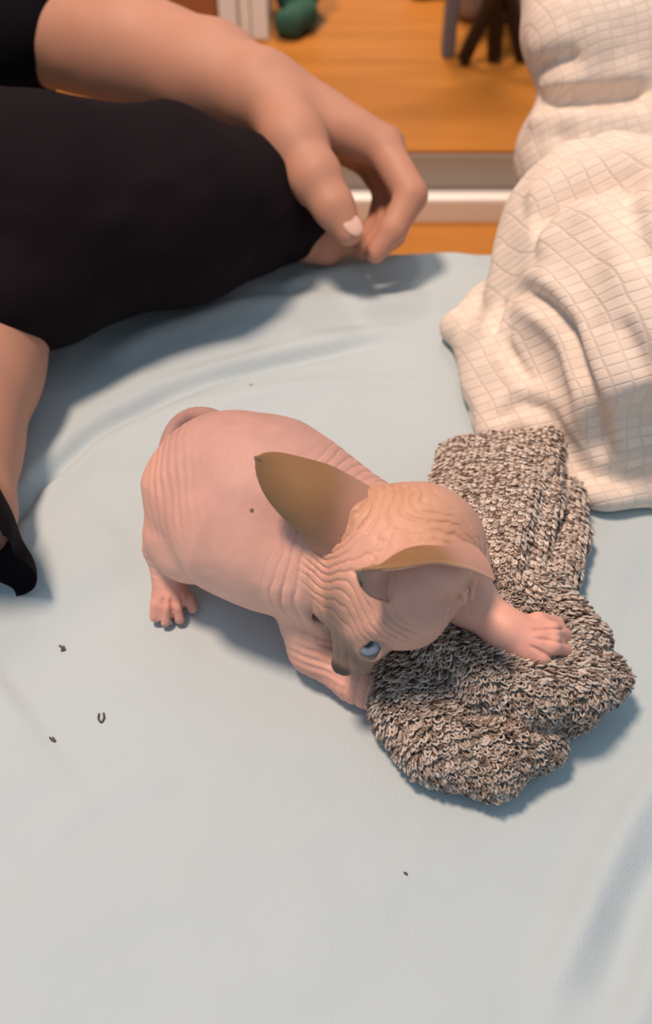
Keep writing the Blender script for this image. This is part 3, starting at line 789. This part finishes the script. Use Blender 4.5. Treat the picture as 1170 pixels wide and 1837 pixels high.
# thumb nail
a, b = D(607, 385, .540), D(630, 413, .5415)
S = SDF(np.minimum(a, b) - .02, np.maximum(a, b) + .02, .0008)
tdir = (D(625, 415, .553) - D(598, 372, .552)); tdir /= np.linalg.norm(tdir)
nn = camv((.25, .25, .93)); nn -= tdir * (nn @ tdir); nn /= np.linalg.norm(nn); ww = np.cross(tdir, nn)
S.ell(D(624, 411, .553) + nn * .0072, (.0085, .0062, .0022), np.stack([tdir, ww, nn], 1), .001)
nv, nf = S.mesh(2); link('thumbnail', mk_mesh('thumbnail', nv, nf), M['nail'], per)
D = DO
# trousers
S = SDF((-.45, .24, -.005), (.06, .64, .20), 0.0026)
S.chain([P(-260, 400, .076), P(-120, 395, .074), P(0, 396, .068), P(100, 391, .066), P(300, 372, .0585), P(420, 370, .046), P(500, 382, .034), P(540, 395, .027)], [.076, .072, .067, .065, .058, .0455, .0335, .026], .008)
S.chain([P(-150, 522, .064), P(0, 526, .060), P(100, 524, .048)], [.029, .027, .026], .012)
S.chain([P(-160, 520, .05), P(-40, 522, .046), P(60, 508, .046)], [.042, .036, .034], .02)
S.chain([P(-290, 900, .06), P(-100, 985, .034), P(3, 1036, .018)], [.05, .031, .0145], .01)
S.chain([P(-290, 900, .06), (-.42, .50, .08)], [.05, .08], .03)
S.floor_cut(0.002)
tv, tf = S.mesh(3)
n0 = normals(tv, tf)
tv = tv + n0 * (.003 * noise(tv, 18) + .0014 * noise(tv * [1, 1, 2], 45))[:, None]; tv[:, 2] = np.maximum(tv[:, 2], .0018)
link('trousers', mk_mesh('trousers', tv, tf), M['trouser'], per)
# shirt: sleeve and side of the torso
S = SDF((-.75, .40, .02), (-.10, .95, .62), 0.004)
S.chain([D(-80, 40, .645), D(10, 44, .636), D(68, 34, .628)], [.047, .045, .0415], .01)
S.chain([D(58, 30, .632), D(112, -60, .625), D(90, -240, .61), D(30, -480, .61), D(-120, -760, .60)], [.0435, .046, .056, .066, .075], .01)
S.chain([D(-30, 62, .645), D(-300, 10, .70)], [.045, .09], .03)
S.chain([(-.50, .62, .12), (-.50, .62, .5)], [.15, .15], .04)
tv, tf = S.mesh(3); n0 = normals(tv, tf); tv = tv + n0 * (.003 * noise(tv, 22))[:, None]
link('shirt', mk_mesh('shirt', tv, tf), M['shirt'], per)

# ------------------------------------------------------------------ things on the floor behind
def P2(x, y): return P(x, y, FZ2)
def leg_to(name, a, b, r, m, parent):
    return link(name, tube_mesh(name, [a, (np.array(a) + b) / 2, b], r, 10), m, parent)
c = P2(880, 100)
st = empty('folding_stand', (c[0], c[1], FZ2), 'black metal folding stand with crossed legs behind the blanket', 'stand')
def up(px, py, h, dx=0, dy=0): q = P2(px, py); return q + np.array([dx, dy, h])
leg_to('leg', up(886, 112, .006), up(886, 112, .55, -.06, .0), .010, M['dark'], st)
leg_to('leg', up(830, 118, .006, 0, .0), up(830, 118, .55, .20, .0), .009, M['dark'], st)
leg_to('leg', up(935, 112, .006), up(935, 112, .50, -.19, .0), .009, M['dark'], st)
leg_to('crossbar', up(850, 112, .16), up(950, 112, .16), .005, M['dark'], st)
q = P2(803, 106)
ps = link('floor_post', box_mesh('floor_post', (q[0] - .007, q[1], FZ2), (q[0] + .009, q[1] + .03, FZ2 + .7), .003), M['slate'],
     label='slim blue grey metal post standing left of the crossed legs', category='post')
q = P2(900, 58)
link('storage_bag', box_mesh('storage_bag', (P2(822, 58)[0], q[1] + .02, FZ2), (q[0] + .30, q[1] + .3, FZ2 + .45), .02, 4), M['beige'],
     label='brown cloth bag on the wood floor behind the crossed legs', category='bag')
cb = empty('white_cabinet', (P2(440, 78)[0], P2(440, 78)[1], FZ2), 'white painted cabinet corner on the floor behind the forearm', 'cabinet')
q = P2(405, 72); w_ = .0095
for i, (xa, xb, dy) in enumerate(((395, 428, 0), (430, 450, .006), (452, 482, 0))):
    x0, x1 = P2(xa, 78)[0], P2(xb, 78)[0]
    link('stile' if i != 1 else 'panel', box_mesh('stile', (x0, q[1] + dy, FZ2), (x1, q[1] + .35, FZ2 + .8), .002), M['white'], cb)
q = P2(350, 45)
link('wooden_chest', box_mesh('wooden_chest', (q[0] - .35, q[1], FZ2), (P2(393, 45)[0], q[1] + .3, FZ2 + .5), .006), M['brown'],
     label='reddish brown wooden chest beyond the forearm beside the white cabinet', category='chest')
q = P2(528, 82)
S = SDF((q[0] - .08, q[1] - .02, FZ2 - .005), (q[0] + .10, q[1] + .20, FZ2 + .16), .004)
for dx, dy, dz, r in ((-.006, .03, .018, .022), (.012, .05, .020, .022), (.004, .08, .040, .032), (.008, .11, .065, .034), (.0, .13, .10, .034)):
    S.ball((q[0] + dx, q[1] + dy, FZ2 + dz), r, .008)
S.floor_cut(FZ2 + .001)
gv, gf = S.mesh(2); n0 = normals(gv, gf); gv = gv + n0 * (.006 * noise(gv, 35))[:, None]; gv[:, 2] = np.maximum(gv[:, 2], FZ2 + .001)
link('green_cloth', mk_mesh('green_cloth', gv, gf), M['green'], label='dark green cloth heap on the floor beside the white cabinet', category='cloth')
q = P2(770, 8)
S = SDF((q[0] - .06, q[1] - .02, FZ2 - .005), (q[0] + .06, q[1] + .12, FZ2 + .09), .004)
for dx, dy, dz, r in ((-.01, .03, .015, .02), (.015, .04, .02, .024), (0, .06, .03, .03)): S.ball((q[0] + dx, q[1] + dy, FZ2 + dz), r, .008)
S.floor_cut(FZ2 + .001); gv, gf = S.mesh(2)
link('plum_cloth', mk_mesh('plum_cloth', gv, gf), M['plum'], label='small plum coloured cloth on the floor at the top edge', category='cloth')

# ------------------------------------------------------------------ lint and crumbs on the sheet
def crumb(name, pts, r, label):
    w = np.array([P(x, y, 0) for x, y in pts])
    for i in range(len(w)): w[i, 2] = sheet_z(w[i, 0], w[i, 1]) + r * (0.9 + .8 * (i % 2))
    link(name, tube_mesh(name, catmull(w, 4), r, 7), M['crumb'], label=label, category='lint')
crumb('lint', [(178, 1281), (177, 1290), (182, 1296), (187, 1289), (186, 1280)], .00042, 'tiny dark U shaped bit of lint on the sheet below the kitten')
crumb('lint', [(103, 1150), (108, 1153), (114, 1157), (107, 1159), (112, 1151)], .00040, 'tiny grey lint curl on the sheet below the black trouser knee')
crumb('lint', [(88, 1320), (92, 1325), (98, 1327), (93, 1320)], .00040, 'tiny brown lint curl left of the U shaped bit')
crumb('lint', [(725, 1567), (728, 1569), (730, 1570)], .0004, 'single dark speck on the bare sheet below the sock')
crumb('lint', [(448, 694), (451, 695), (453, 697)], .00035, 'single faint speck on the sheet beyond the kitten back')
